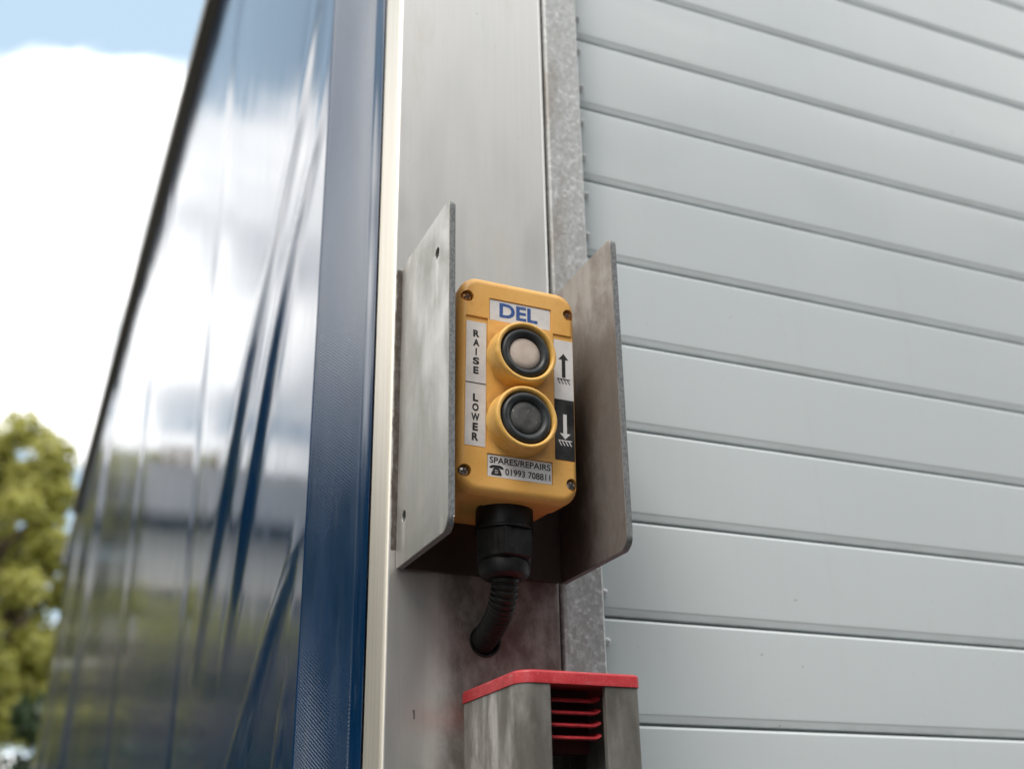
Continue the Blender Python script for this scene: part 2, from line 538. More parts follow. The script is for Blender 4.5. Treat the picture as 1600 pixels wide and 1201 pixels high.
def prism(bm, pts, holes, to3, d0, d1, mi=0, mie=None):
    """extrude a 2-D outline with holes; to3(u, v, d) gives the point"""
    mie = mi if mie is None else mie
    loops = [pts] + holes
    for d in (d0, d1):
        es = []
        for lp in loops:
            vs = [bm.verts.new(to3(u, v, d)) for u, v in lp]
            es += [bm.edges.new((vs[k], vs[(k + 1) % len(vs)])) for k in range(len(vs))]
        r = bmesh.ops.triangle_fill(bm, edges=es, use_beauty=True)
        for g in r['geom']:
            if isinstance(g, bmesh.types.BMFace): g.material_index = mi
    for lp in loops:
        n = len(lp)
        a = [bm.verts.new(to3(u, v, d0)) for u, v in lp]
        b = [bm.verts.new(to3(u, v, d1)) for u, v in lp]
        for k in range(n):
            f = bm.faces.new((a[k], a[(k + 1) % n], b[(k + 1) % n], b[k])); f.material_index = mie
    bmesh.ops.remove_doubles(bm, verts=bm.verts[:], dist=1e-6)
def circle(u, v, r, n=24):
    return [(u + r * math.cos(2 * math.pi * k / n), v + r * math.sin(2 * math.pi * k / n)) for k in range(n)]
def fillet(pts, radii, n=6):
    out = []
    N = len(pts)
    for i, (p, r) in enumerate(zip(pts, radii)):
        p = Vector(p); a = Vector(pts[i - 1]); b = Vector(pts[(i + 1) % N])
        if r <= 0:
            out.append(tuple(p)); continue
        d1 = (a - p).normalized(); d2 = (b - p).normalized()
        ang = d1.angle(d2); t = r / math.tan(ang / 2)
        s, e = p + d1 * t, p + d2 * t
        ctr = p + (d1 + d2).normalized() * (r / math.sin(ang / 2))
        v0, v1 = s - ctr, e - ctr
        for k in range(n + 1):
            f = k / n
            v = v0.lerp(v1, f)
            out.append(tuple(ctr + v.normalized() * r))
    return out
def tube(bm, path, radii, n=16, cap=True):
    rings = []
    prev = None
    for i, p in enumerate(path):
        t = (Vector(path[min(i + 1, len(path) - 1)]) - Vector(path[max(i - 1, 0)])).normalized()
        if prev is None:
            u = t.orthogonal().normalized()
        else:
            u = (prev - t * prev.dot(t)).normalized()
        prev = u
        v = t.cross(u)
        rings.append([bm.verts.new(Vector(p) + (u * math.cos(2 * math.pi * k / n) + v * math.sin(2 * math.pi * k / n)) * radii[i]) for k in range(n)])
    for a, b in zip(rings, rings[1:]):
        for k in range(n):
            bm.faces.new((a[k], a[(k + 1) % n], b[(k + 1) % n], b[k]))
    if cap:
        bm.faces.new(rings[0]); bm.faces.new(rings[-1])

# ------------------------------------------------------------------ ground
def sheet(name, x0, x1, y0, y1, z, mat, n=1):
    bm = bmesh.new()
    g = [[bm.verts.new((x0 + (x1 - x0) * i / n, y0 + (y1 - y0) * j / n, z)) for j in range(n + 1)] for i in range(n + 1)]
    for i in range(n):
        for j in range(n):
            bm.faces.new((g[i][j], g[i + 1][j], g[i + 1][j + 1], g[i][j + 1]))
    return tag(obj(name, bm, mat), kind='structure')
m = NT('asphalt')
n1 = m.noise((3, 3, 3), 5); n2 = m.noise((160, 160, 160), 3)
m.base(m.mix(m.ramp(n2, .3, .7), (.045, .045, .046), m.mix(m.ramp(n1, .3, .7), (.085, .083, .08), (.11, .105, .10))), .85)
sheet('yard_ground', -400, 400, -400, 600, 0, m.m)
m = NT('meadow_grass')
n1 = m.noise((.4, .4, .4), 6); n2 = m.noise((12, 12, 12), 4)
m.base(m.mix(m.ramp(n1, .3, .7), (.05, .085, .02), m.mix(n2, (.06, .09, .025), (.12, .13, .04))), .9)
sheet('grass_verge', -120, 120, 9.0, 120, .004, m.m)

# ------------------------------------------------------------------ lorry
TOP = 2.823
truck = empty('curtainside_lorry', (0, 0, 0), 'curtain-sided lorry with glossy blue side curtain and pale grey rear roller shutter', 'lorry')

# rear corner post (front sheet, returned side)
bm = bmesh.new()
box(bm, 0, .1142, 0, .0363, 1.02, TOP + .02, .0030, 4)
hole_c = (.0632, 1.5862)
post = obj('corner_post', bm, M_POST, truck, 40)
bmc = bmesh.new()
lathe(bmc, [(.0093, -.02), (.0093, .06)], 32, 'Y', (hole_c[0], 0, hole_c[1]))
def boolean(o, cutter_bm):
    me = bpy.data.meshes.new('cutter'); bmesh.ops.recalc_face_normals(cutter_bm, faces=cutter_bm.faces[:])
    cutter_bm.to_mesh(me); cutter_bm.free()
    c = bpy.data.objects.new('cutter', me); COL.objects.link(c)
    bpy.context.view_layer.update()
    c.matrix_world = o.matrix_world.copy()
    o.modifiers.clear(); md = o.modifiers.new('b', 'BOOLEAN'); md.operation = 'DIFFERENCE'; md.solver = 'EXACT'; md.object = c
    md.material_mode = 'INDEX'
    bpy.context.view_layer.update()
    dg = bpy.context.evaluated_depsgraph_get()
    nm = bpy.data.meshes.new_from_object(o.evaluated_get(dg))
    old = o.data; nm_name = old.name
    o.modifiers.clear(); o.data = nm
    bpy.data.objects.remove(c); bpy.data.meshes.remove(me); bpy.data.meshes.remove(old)
    wm = o.modifiers.new('weighted_normals', 'WEIGHTED_NORMAL'); wm.keep_sharp = True; wm.weight = 90
    nm.name = nm_name
boolean(post, bmc)
post.data.polygons.foreach_set('use_smooth', [True] * len(post.data.polygons))
post.data.set_sharp_from_angle(angle=R(40))
post.data.materials.append(M_POSTSIDE)
for p_ in post.data.polygons:
    if p_.normal.x < -.55: p_.material_index = 1
bm = bmesh.new()
prism(bm, circle(*hole_c, .0098, 40), [circle(*hole_c, .0086, 40)], lambda u, v, d: (u, d, v), -.0012, .004)
obj('hole_grommet', bm, M_BLACKPL, post, 40)

# galvanised guide channel beside the post
bm = bmesh.new()
gp = fillet([(.1186, .060), (.1186, .0065), (.1488, .0065), (.1488, .060), (.1460, .060), (.1460, .0095), (.1214, .0095), (.1214, .060)],
            [0, .0035, .0022, 0, 0, .0004, .0012, 0], 5)
prism(bm, gp, [], lambda u, v, d: (u, v, d), 1.02, TOP)
obj('shutter_guide', bm, M_GALV, truck, 40)
bm = bmesh.new()      # weather strip deep in the joint
box(bm, .1146, .1182, .022, .05, 1.02, TOP)
obj('joint_seal', bm, M_SEAL, truck)

# roller shutter: slat section repeated down the opening
SY, PIT, G0 = .030, .06790, 2.157
XS0, XS1 = .135, 2.22
bm = bmesh.new()
prof = []
for k in range(-8, 17):
    zt = G0 - k * PIT - .0006                     # top of slat k (groove just above it)
    zb = G0 - (k + 1) * PIT + .0004
    prof += [(SY + .0060, zt + .0004), (SY + .0036, zt), (SY + .0016, zt - .0004), (SY + .0006, zt - .0011), (SY + .0001, zt - .0020), (SY, zt - .0026),
             (SY - .0001, zt - .010), (SY - .0003, (zt + zb) / 2), (SY - .0001, zb + .010), (SY, zb + .0064), (SY, zb + .0060),
             (SY + .00022, zb + .0056), (SY + .00034, zb + .0050), (SY + .00040, zb + .0045), (SY + .00082, zb + .0016), (SY + .0009, zb + .0011), (SY + .0016, zb + .0005), (SY + .0060, zb + .0003)]
NX = 60
cols = []
for i in range(NX + 1):
    x = XS0 + (XS1 - XS0) * i / NX
    cols.append([bm.verts.new((x, y, z)) for y, z in prof])
for a, b in zip(cols, cols[1:]):
    for j in range(len(prof) - 1):
        bm.faces.new((a[j], b[j], b[j + 1], a[j + 1]))
bmesh.ops.recalc_face_normals(bm, faces=bm.faces[:])
shut = obj('roller_shutter', bm, M_SHUT, truck, 40)
bm = bmesh.new()
box(bm, XS0, XS1, SY + .0085, SY + .012, 1.0, TOP)
obj('slat_hinge_web', bm, M_SEAL, shut)
k = 0
dome0 = None
for zc_ in [2.0396 - .0341 * i for i in range(-18, 19)]:
    if zc_ < 1.1 or zc_ > 2.65: continue
    r_ = .0027
    if dome0 is None:
        bm = bmesh.new()
        lathe(bm, [(r_ * math.cos(a) * (1 if a < 1.5 else .05), -.0056 * math.sin(a)) for a in [0, .3, .6, .9, 1.2, 1.56]], 20, 'Y')
        dome0 = obj('end_clip', bm, M_NYLON, shut, 60)
        d = dome0
    else:
        d = dome0.copy(); COL.objects.link(d); d.parent = shut
    d.location = (.1604 + .0006 * math.sin(k * 2.3), SY + .0006, zc_ + .0012 * math.sin(k * 1.7))
    k += 1

# header beam, far rear post, roof, floor, chassis, wheels
bm = bmesh.new(); box(bm, .1142, 2.25, .004, .075, TOP - .015, TOP + .12, .003)
obj('rear_header', bm, M_WHITEPANEL, truck)
bm = bmesh.new(); box(bm, 2.19, 2.32, 0, .08, 1.02, TOP + .02, .003)
obj('corner_post', bm, M_POST, truck)
bm = bmesh.new(); box(bm, -.028, 2.33, .08, 5.0, TOP + .03, TOP + .07)
obj('roof_panel', bm, M_WHITEPANEL, truck)
bm = bmesh.new(); box(bm, 0, 2.32, .02, 5.0, .88, 1.00); box(bm, .5, .62, .2, 6.6, .62, .88); box(bm, 1.7, 1.82, .2, 6.6, .62, .88)
obj('floor_frame', bm, M_CHASSIS, truck)
bm = bmesh.new(); box(bm, .06, 2.26, 4.96, 5.0, 1.0, TOP + .03)
obj('front_bulkhead', bm, M_WHITEPANEL, truck)
bm = bmesh.new(); box(bm, 2.325, 2.335, .08, 4.98, .96, TOP + .03)
obj('far_side_curtain', bm, M_PVCBAND, truck)
bm = bmesh.new()
cabp = fillet([(5.35, .55), (7.1, .55), (7.1, 1.5), (6.75, 2.45), (5.35, 2.5)], [.03, .1, .15, .2, .1])
prism(bm, cabp, [], lambda u, v, d: (d, u, v), .12, 2.2)
obj('cab', bm, M_WHITEPANEL, truck, 40)
for yw in (1.2, 6.0):
    for xw, s in ((.14, -1), (2.18, 1)):
        bm = bmesh.new()
        lathe(bm, [(.28, -.13 * s), (.46, -.13 * s), (.49, -.10 * s), (.49, .10 * s), (.46, .13 * s), (.28, .13 * s)], 36, 'X', (xw, yw, .49))
        wh = obj('wheel', bm, M_TYRE, truck, 40)
        bm = bmesh.new()
        lathe(bm, [(.28, .10 * s), (.27, -.02 * s), (.12, .04 * s), (.10, .11 * s), (.02, .12 * s)], 30, 'X', (xw, yw, .49))
        obj('rim', bm, M_RIM, wh, 40)

# roof rail over the curtain
bm = bmesh.new()
rp = fillet([(-.029, TOP), (-.0450, TOP + .001), (-.0465, TOP + .020), (-.040, TOP + .055), (-.010, TOP + .060), (-.010, TOP)], [.001, .003, .006, .01, 0, 0], 4)
prism(bm, rp, [], lambda u, v, d: (u, d, v), .01, 4.05)
obj('roof_rail', bm, M_RAIL, truck, 40)

# the side curtain -------------------------------------------------
BY, BX = .1005, -.0260
def interp(pts, z):
    """pts (z, y) sorted by falling z"""
    if z >= pts[0][0]:
        (z0, y0), (z1, y1) = pts[0], pts[1]
    elif z <= pts[-1][0]:
        (z0, y0), (z1, y1) = pts[-2], pts[-1]
    else:
        for (z0, y0), (z1, y1) in zip(pts, pts[1:]):
            if z0 >= z >= z1: break
    return y0 + (y1 - y0) * (z - z0) / (z1 - z0)
foldA = [(2.6, .03), (2.178, .163), (2.072, .212), (1.992, .290), (1.896, .374), (1.798, .442), (1.68, .545), (1.3, .80)]
foldB = [(2.6, -.03), (2.013, .124), (1.945, .200), (1.851, .262), (1.726, .332), (1.6, .40), (1.3, .56)]
foldC = [(1.72, .100), (1.671, .127), (1.619, .203), (1.540, .315), (1.3, .65)]
foldD = [(1.64, .100), (1.58, .132), (1.524, .150), (1.3, .24)]
def g(d, w, wf=None):
    if wf is not None and d > 0: w = wf
    return math.exp(-(d / w) ** 2)
def sm(a, b, x):
    t = max(0, min(1, (x - a) / (b - a))); return t * t * (3 - 2 * t)
def curtain_dx(y, z):
    """outward bulge (m) of the main curtain face; positive = outwards"""
    d = 0.0
    # panels pillow slightly between the strap pockets, creased at each strap
    for ys, w, dep in ((.690, .020, .0022), (.70, .12, .0012), (1.41, .035, .0036), (2.5, .085, .010), (3.6, .10, .009)):
        d -= dep * g(y - ys, w)
    d += .0016 * math.sin(y * 4.1 + z * 1.3) * sm(.15, .9, y)
    d += .0009 * math.sin(y * 9.0 - z * 2.0 + 1) * sm(.2, .6, y)
    # tension folds running down from the top corner
    fa = sm(1.62, 1.80, z) * (1 - .55 * sm(2.0, 2.25, z))
    ya = interp(foldA, z); yb = interp(foldB, z)
    wa = .020 + .012 * sm(2.1, 1.7, z)
    fa *= 1 + 1.1 * sm(2.04, 1.88, z)
    d += fa * (.0036 * g(y - ya, wa * 1.25, .013) - .0008 * g(y - ya - .034, wa))
    fb = sm(1.60, 1.76, z) * (1 - .6 * sm(1.95, 2.15, z))
    fb *= 1 + 1.1 * sm(2.02, 1.86, z)
    d += fb * (.0032 * g(y - yb, .026, .011) - .0006 * g(y - yb - .032, .018))
    fc = 1 - sm(1.62, 1.70, z)
    yc = interp(foldC, z)
    d += fc * (.0042 * g(y - yc, .030 + .06 * (1.7 - z), .011))
    fd = 1 - sm(1.53, 1.60, z)
    d += fd * .0018 * g(y - interp(foldD, z), .016, .007)
    d *= sm(BY - .004, BY + .035, y) * (.12 + .88 * sm(TOP, TOP - .30, z))
    return d
bm = bmesh.new()
uvl = bm.loops.layers.uv.new('UVMap')
prof2 = [(-.0004, .0372), (-.0012, .0395), (-.0022, .0470), (-.0028, .0530)]
a_ = Vector((-.0038, .0552)); b_ = Vector((BX + .0008, BY - .0006))
band = [a_.lerp(b_, t / 12) for t in range(13)]
NB = len(prof2) + len(band)
prof2 += [tuple(v) for v in band]
ys = []
y = BY
while y < 4.42:
    ys.append(y)
    y += .0045 + .014 * max(0, y - .55) * (1 if y < 2.5 else 1.2) if y > .55 else .0045
NZ = 230
Z0, Z1 = .95, TOP + .004
zs = [Z1 + (Z0 - Z1) * i / NZ for i in range(NZ + 1)]
rows = []
for z in zs:
    row = []
    s = 0; prev = None
    for (x, y_) in prof2:
        # slack in the wrapped corner band
        t = (y_ - .0552) / .045
        xx = x - .0012 * max(0, min(1, t)) * (1 - max(0, min(1, t))) * 4 * math.sin(z * 5.2 + .6)
        row.append((xx, y_, z))
    for y_ in ys:
        out = .05 * sm(1.2, 4.4, y_) * sm(2.62, 1.2, z)
        row.append((BX - curtain_dx(y_, z) - out, y_, z))
    # far end wraps back in
    out = .05 * sm(2.62, 1.2, z)
    for dx, dy in ((.004, .025), (.02, .05), (.045, .065)):
        row.append((BX - out + dx, 4.42 + dy, z))
    rows.append(row)
vr = [[bm.verts.new(c_) for c_ in row] for row in rows]
arc = [0.0]
for p_, q_ in zip(rows[60], rows[60][1:]):
    arc.append(arc[-1] + math.hypot(q_[0] - p_[0], q_[1] - p_[1]))
for i in range(NZ):
    for j in range(len(vr[0]) - 1):
        f = bm.faces.new((vr[i][j], vr[i][j + 1], vr[i + 1][j + 1], vr[i + 1][j]))
        f.material_index = 1 if 3 <= j < NB - 1 else 0
        for lp, (ii, jj) in zip(f.loops, ((i, j), (i, j + 1), (i + 1, j + 1), (i + 1, j))):
            lp[uvl].uv = (arc[jj], rows[ii][jj][2])
curt = obj('side_curtain', bm, [M_PVC, M_PVCBAND], truck, 28)

# ------------------------------------------------------------------ guard bracket
brk = empty('guard_bracket', (.0610, 0, 1.6240), 'U-shaped bent steel guard bracket with two side plates around the yellow control box', 'bracket')
bx0, bx1, TH = .0060, .1168, .0036
zb0, zt0, yF = 1.6245, 1.8285, -.0908
off = -Vector((.0610, 0, 1.6240))
def sideplate(x0, x1, zb, zt, holes, mi):
    bm = bmesh.new()
    pts = fillet([(-.0016, zb), (yF, zb), (yF, zt), (-.0016, zt - .001)], [.0018, .0085, .0045, .004], 8)
    prism(bm, pts, holes, lambda u, v, d: (d + off.x, u, v + off.z), x0, x1, 0, 1)
    es = [e for e in bm.edges if len(e.link_faces) == 2 and e.calc_face_angle(0) > 1.2]
    bmesh.ops.bevel(bm, geom=es, offset=.0004, segments=2, profile=.5, affect='EDGES')
    return bm
bm = sideplate(bx0, bx0 + TH, zb0, zt0, [circle(-.0700 , 1.8018, .0036, 28), circle(-.0152, 1.6532, .0036, 28)], 0)
obj('side_plate', bm, [M_BRK, M_EDGE], brk, 30)['label'] = 'left side plate, pale grey with drip stains and two bolt holes'
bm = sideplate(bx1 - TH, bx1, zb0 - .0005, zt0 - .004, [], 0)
obj('side_plate', bm, [M_BRKD, M_EDGE], brk, 30)['label'] = 'right side plate, browned inside, with shade painted into its lower rear part'
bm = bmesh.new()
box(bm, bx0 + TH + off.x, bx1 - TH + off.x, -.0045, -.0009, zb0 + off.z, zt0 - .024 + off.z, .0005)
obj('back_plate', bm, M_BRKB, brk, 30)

# ------------------------------------------------------------------ control box
CX, CZ = .0560, 1.7186
ROLL = R(1.0)
cb = empty('control_box', (CX, -.0045, CZ), 'yellow two-button pendant control box with RAISE and LOWER stickers, inside the steel bracket', 'control box', (0, ROLL, 0))
F = -.0750 + .0045          # front face in local y
W_, H_ = .0752, .1368
bm = bmesh.new()
loops = []
def lp(w, h, r, y): return [(x, y, z + .0013) for x, z in rrect(w, h, r, 8)]
loops.append(lp(W_ - .007, H_ - .008, .009, -.0004))
loops.append(lp(W_ - .0036, H_ - .004, .0105, -.030))
loops.append(lp(W_ - .0030, H_ - .0034, .0108, F + .0235))
loops.append(lp(W_ - .0042, H_ - .0046, .0102, F + .0230))
loops.append(lp(W_ - .0042, H_ - .0046, .0102, F + .0222))
loops.append(lp(W_ - .0010, H_ - .0012, .0118, F + .0217))
loops.append(lp(W_, H_, .012, F + .0054))
for k in range(1, 8):
    a = R(90 * k / 7)
    ins = .0046 * (1 - math.cos(a))
    loops.append(lp(W_ - 2 * ins, H_ - 2 * ins * 1.15, .012 - ins, F + .0054 - .0054 * math.sin(a)))
loft(bm, loops)
encl = obj('enclosure', bm, M_YEL, cb, 35)
# pockets for stickers and countersunk screw holes
cut = bmesh.new()
REC = .0009
def pocket(x0, x1, z0, z1, dep=REC):
    box(cut, x0, x1, F - .006, F + dep, z0, z1)
S_DEL = (-.0188, .0208, .0424, .0559)
S_RAL = (-.0335, -.0209, -.0392, .0390)
S_ARR = (.0230, .0356, -.0400, .0372)
S_SPA = (-.0194, .0204, -.0561, -.0431)
e_ = .0005
for s_ in (S_DEL, S_SPA): pocket(s_[0] - e_, s_[1] + e_, s_[2] - e_, s_[3] + e_)
pocket(S_RAL[0] - .0007, S_RAL[1] + .0007, S_RAL[2] - .001, S_RAL[3] + .0035)
pocket(S_ARR[0] - .0007, S_ARR[1] + .0007, S_ARR[2] - .001, S_ARR[3] + .0035)
SCR = [(-.0331, .0552), (.0331, .0552), (-.0331, -.0546), (.0331, -.0546)]
for sx, sz in SCR:
    lathe(cut, [(.0037, F - .006), (.0037, F + .0048)], 28, 'Y', (sx, 0, sz))
boolean(encl, cut)
encl.data.polygons.foreach_set('use_smooth', [True] * len(encl.data.polygons))
encl.data.set_sharp_from_angle(angle=R(32))
# screws
for i, (sx, sz) in enumerate(SCR):
    bm = bmesh.new()
    yb = F + .0046
    lathe(bm, [(.0033, yb), (.0033, yb - .0012), (.0027, yb - .0026), (.0014, yb - .0032), (.0004, yb - .0033)], 24, 'Y', (sx, 0, sz))
    c2 = bmesh.new()
    ang = .5 + i * .7
    for q in (ang, ang + math.pi / 2):
        u = Vector((math.cos(q), 0, math.sin(q))); w = Vector((-math.sin(q), 0, math.cos(q)))
        vs = []
        for yy in (yb - .006, yb - .0016):
            for a, b in ((1, 1), (-1, 1), (-1, -1), (1, -1)):
                vs.append(c2.verts.new(Vector((sx, yy, sz)) + u * a * .0022 + w * b * .00045))
        for q4 in ((0, 1, 2, 3), (7, 6, 5, 4), (0, 4, 5, 1), (1, 5, 6, 2), (2, 6, 7, 3), (3, 7, 4, 0)):
            c2.faces.new([vs[n_] for n_ in q4])
    so = obj('screw', bm, M_RUST if i < 2 else M_SCREW, encl, 40)
    cm_ = bpy.data.meshes.new('c'); bmesh.ops.recalc_face_normals(c2, faces=c2.faces[:]); c2.free()
    bpy.data.meshes.remove(cm_)
    bm = bmesh.new()      # cross recess as two sunk dark bars
    for q in (ang, ang + math.pi / 2):
        u = Vector((math.cos(q), 0, math.sin(q))); w = Vector((-math.sin(q), 0, math.cos(q)))
        h0 = yb - .0034 if q == ang else yb - .00345
        vs = [bm.verts.new(Vector((sx, yy, sz)) + u * a * .0019 + w * b * .00045) for yy in (h0, h0 + .0014) for a, b in ((1, 1), (-1, 1), (-1, -1), (1, -1))]
        for q4 in ((0, 1, 2, 3), (7, 6, 5, 4), (0, 4, 5, 1), (1, 5, 6, 2), (2, 6, 7, 3), (3, 7, 4, 0)):
            bm.faces.new([vs[n_] for n_ in q4])
    obj('cross_slot', bm, M_CHASSIS, encl)
    so['label'] = 'rusted screw' if i < 2 else 'tarnished screw'

# buttons
for i, bz in enumerate((.0189, -.0222)):
    bxx = -.0004
    btn = None
    bm = bmesh.new()
    y0, y1 = F + .0006, F - .0128
    pr = [(.0195, y0), (.0190, F - .0008), (.0187, F - .003), (.0186, y1 + .0030), (.0184, y1 + .0012), (.0179, y1 + .0003), (.0172, y1), (.0164, y1 + .0002), (.0158, y1 + .0009), (.0155, y1 + .0022), (.0153, y1 + .009), (.006, y1 + .0095)]
    lathe(bm, [(r_ * 1.04 if r_ > .01 else r_, h_) for r_, h_ in pr], 72, 'Y', (bxx, 0, bz))
    btn = obj('push_button', bm, M_COLLAR, cb, 50)
    btn['label'] = 'upper button with worn pale cap' if i == 0 else 'lower button with black cap'
    bm = bmesh.new()
    b0 = y1 + .0030 if i == 0 else y1 + .0020
    bp = [(.0152, b0 + .006), (.0151, b0 + .0012), (.0148, b0 - .0004), (.0141, b0 - .0016), (.0131, b0 - .0022), (.0119, b0 - .0021), (.0108, b0 - .0014), (.0100, b0 - .0004), (.0096, b0 + .0006), (.0094, b0 + .002), (.004, b0 + .002)]
    lathe(bm, [(r_ * 1.04, h_) for r_, h_ in bp], 72, 'Y', (bxx, 0, bz))
    obj('rubber_boot', bm, M_RUB, btn, 60)
    bm = bmesh.new()
    cpd = b0 + .0002 if i == 0 else b0 - .0002
    lathe(bm, [(.0098, b0 + .0018), (.0098, cpd + .0006), (.0094, cpd), (.006, cpd - .0004), (.002, cpd - .0005)], 60, 'Y', (bxx, 0, bz))
    obj('button_cap', bm, M_CAPW if i == 0 else M_CAPB, btn, 50)

# stickers and lettering
SF = F + REC - .0003        # sticker front
def sticker(name, s_, mat, label=None):
    bm = bmesh.new()
    box(bm, s_[0], s_[1], SF, SF + .00025, s_[2], s_[3])
    o = obj(name, bm, mat, cb)
    if label: o['label'] = label
    return o
def text_bm(bm, txt, x0, x1, z0, z1, y, bold=0.0, keep=False):
    """flat letters scaled into the rectangle, facing -y"""
    cu = bpy.data.curves.new('t', 'FONT'); cu.body = txt; cu.size = 1.0; cu.offset = bold; cu.resolution_u = 6
    o = bpy.data.objects.new('t', cu); COL.objects.link(o)
    bpy.context.view_layer.update()
    me = bpy.data.meshes.new_from_object(o.evaluated_get(bpy.context.evaluated_depsgraph_get()))
    xs = [v.co.x for v in me.vertices]; zs_ = [v.co.y for v in me.vertices]
    ax, bx_, az, bz_ = min(xs), max(xs), min(zs_), max(zs_)
    sx = (x1 - x0) / (bx_ - ax); sz = (z1 - z0) / (bz_ - az)
    if keep:
        sx = min(sx, sz)
    mid = (x0 + x1) / 2 - sx * (ax + bx_) / 2
    vs = [bm.verts.new((v.co.x * sx + mid, y, (v.co.y - az) * sz + z0)) for v in me.vertices]
    for p_ in me.polygons:
        try: bm.faces.new([vs[k_] for k_ in p_.vertices])
        except ValueError: pass
    bpy.data.objects.remove(o); bpy.data.curves.remove(cu); bpy.data.meshes.remove(me)
def ngon(bm, pts, y):
    return bm.faces.new([bm.verts.new((x, y, z)) for x, z in pts])
def flatobj(name, bm, mat, parent):
    for f in bm.faces:
        f.normal_update()
        if f.normal.y > 0: f.normal_flip()
    me = bpy.data.meshes.new(name); bm.to_mesh(me); bm.free(); me.materials.append(mat)
    o = bpy.data.objects.new(name, me); COL.objects.link(o); o.parent = parent
    return o
LY = SF - .00012
d_ = sticker('name_sticker', S_DEL, M_LABEL)
bm = bmesh.new(); text_bm(bm, 'DEL', S_DEL[0] + .0062, S_DEL[0] + .0312, S_DEL[2] + .0027, S_DEL[3] - .0013, LY, .030)
flatobj('lettering', bm, M_BLUEINK, d_)
mid = -.0005
rs_ = sticker('raise_sticker', (S_RAL[0], S_RAL[1], mid + .0003, S_RAL[3]), M_LABEL)
ls_ = sticker('lower_sticker', (S_RAL[0], S_RAL[1], S_RAL[2], mid - .0003), M_LABEL)
xc = (S_RAL[0] + S_RAL[1]) / 2
def column_text(word, ztop, pitch, h, parent):
    bm = bmesh.new()
    for k_, ch in enumerate(word):
        w_ = .0040 if ch not in 'IW' else (.0009 if ch == 'I' else .0052)
        if ch in 'EL': w_ = .0033
        text_bm(bm, ch, xc - w_ / 2, xc + w_ / 2, ztop - k_ * pitch - h, ztop - k_ * pitch, LY, .042)
    flatobj('lettering', bm, M_INK, parent)
column_text('RAISE', S_RAL[3] - .0055, .0059, .0046, rs_)
column_text('LOWER', mid - .0068, .0060, .0048, ls_)
bm = bmesh.new(); ngon(bm, [(S_RAL[0], mid - .0003), (S_RAL[1], mid - .0003), (S_RAL[1], mid + .0003), (S_RAL[0], mid + .0003)], LY)
flatobj('divider_line', bm, M_INK, rs_)
zm = -.0018
up_ = sticker('up_arrow_sticker', (S_ARR[0], S_ARR[1], zm, S_ARR[3]), M_LABEL)
dn_ = sticker('down_arrow_sticker', (S_ARR[0], S_ARR[1], S_ARR[2], zm - .0001), M_LABELK)
def arrow(bm, xc, tip, tail, hw, hl, sw):
    s = 1 if tip > tail else -1
    ngon(bm, [(xc - hw, tip - s * hl), (xc, tip), (xc + hw, tip - s * hl)], LY)
    ngon(bm, [(xc - sw, tail), (xc - sw, tip - s * hl), (xc + sw, tip - s * hl), (xc + sw, tail)], LY)
def hatch(bm, x0, x1, zt, n=4):
    ngon(bm, [(x0, zt), (x1, zt), (x1, zt - .0006), (x0, zt - .0006)], LY)
    for k_ in range(n):
        xx = x0 + (x1 - x0 - .0006) * k_ / (n - 1) * .80
        ngon(bm, [(xx, zt - .0006), (xx + .0007, zt - .0006), (xx + .0023, zt - .0034), (xx + .0016, zt - .0034)], LY)
axc = (S_ARR[0] + S_ARR[1]) / 2 + .0002
bm = bmesh.new(); arrow(bm, axc - .0002, .0283, .0125, .0034, .0040, .0012); hatch(bm, axc - .0046, axc + .0040, .0118)
flatobj('arrow_mark', bm, M_INK, up_)
bm = bmesh.new(); arrow(bm, axc, -.0270, -.0112, .0035, .0036, .0012); hatch(bm, axc - .0044, axc + .0042, -.0276)
flatobj('arrow_mark', bm, M_WHITEINK, dn_)
sp_ = sticker('phone_sticker', S_SPA, M_LABEL)
bm = bmesh.new()
text_bm(bm, 'SPARES/REPAIRS', S_SPA[0] + .0012, S_SPA[1] - .0008, S_SPA[3] - .0050, S_SPA[3] - .0012, LY, .016)
text_bm(bm, '01993 708811', S_SPA[0] + .0108, S_SPA[1] - .0010, S_SPA[2] + .0018, S_SPA[2] + .0058, LY, .016)
px, pz = S_SPA[0] + .0054, S_SPA[2] + .0010     # telephone pictogram
hs = [(-.0042, .0040), (-.0043, .0046), (-.0036, .0054), (-.002, .0060), (.002, .0060), (.0036, .0054), (.0043, .0046), (.0042, .0040), (.0024, .0039), (.0023, .0046), (-.0023, .0046), (-.0024, .0039)]
ngon(bm, [(px + a, pz + b) for a, b in hs], LY)
bd = [(-.0017, .0044), (.0017, .0044), (.0022, .0032), (.0031, .0012), (.0032, 0), (-.0032, 0), (-.0031, .0012), (-.0022, .0032)]
ngon(bm, [(px + a, pz + b) for a, b in bd], LY - .00003)
flatobj('lettering', bm, M_INK, sp_)
bm = bmesh.new()
for k_ in range(3):
    ngon(bm, [(px - .0010, pz + .0010 + k_ * .0009), (px + .0010, pz + .0010 + k_ * .0009), (px + .0010, pz + .0013 + k_ * .0009), (px - .0010, pz + .0013 + k_ * .0009)], LY - .00008)
flatobj('dial_mark', bm, M_LABEL, sp_)

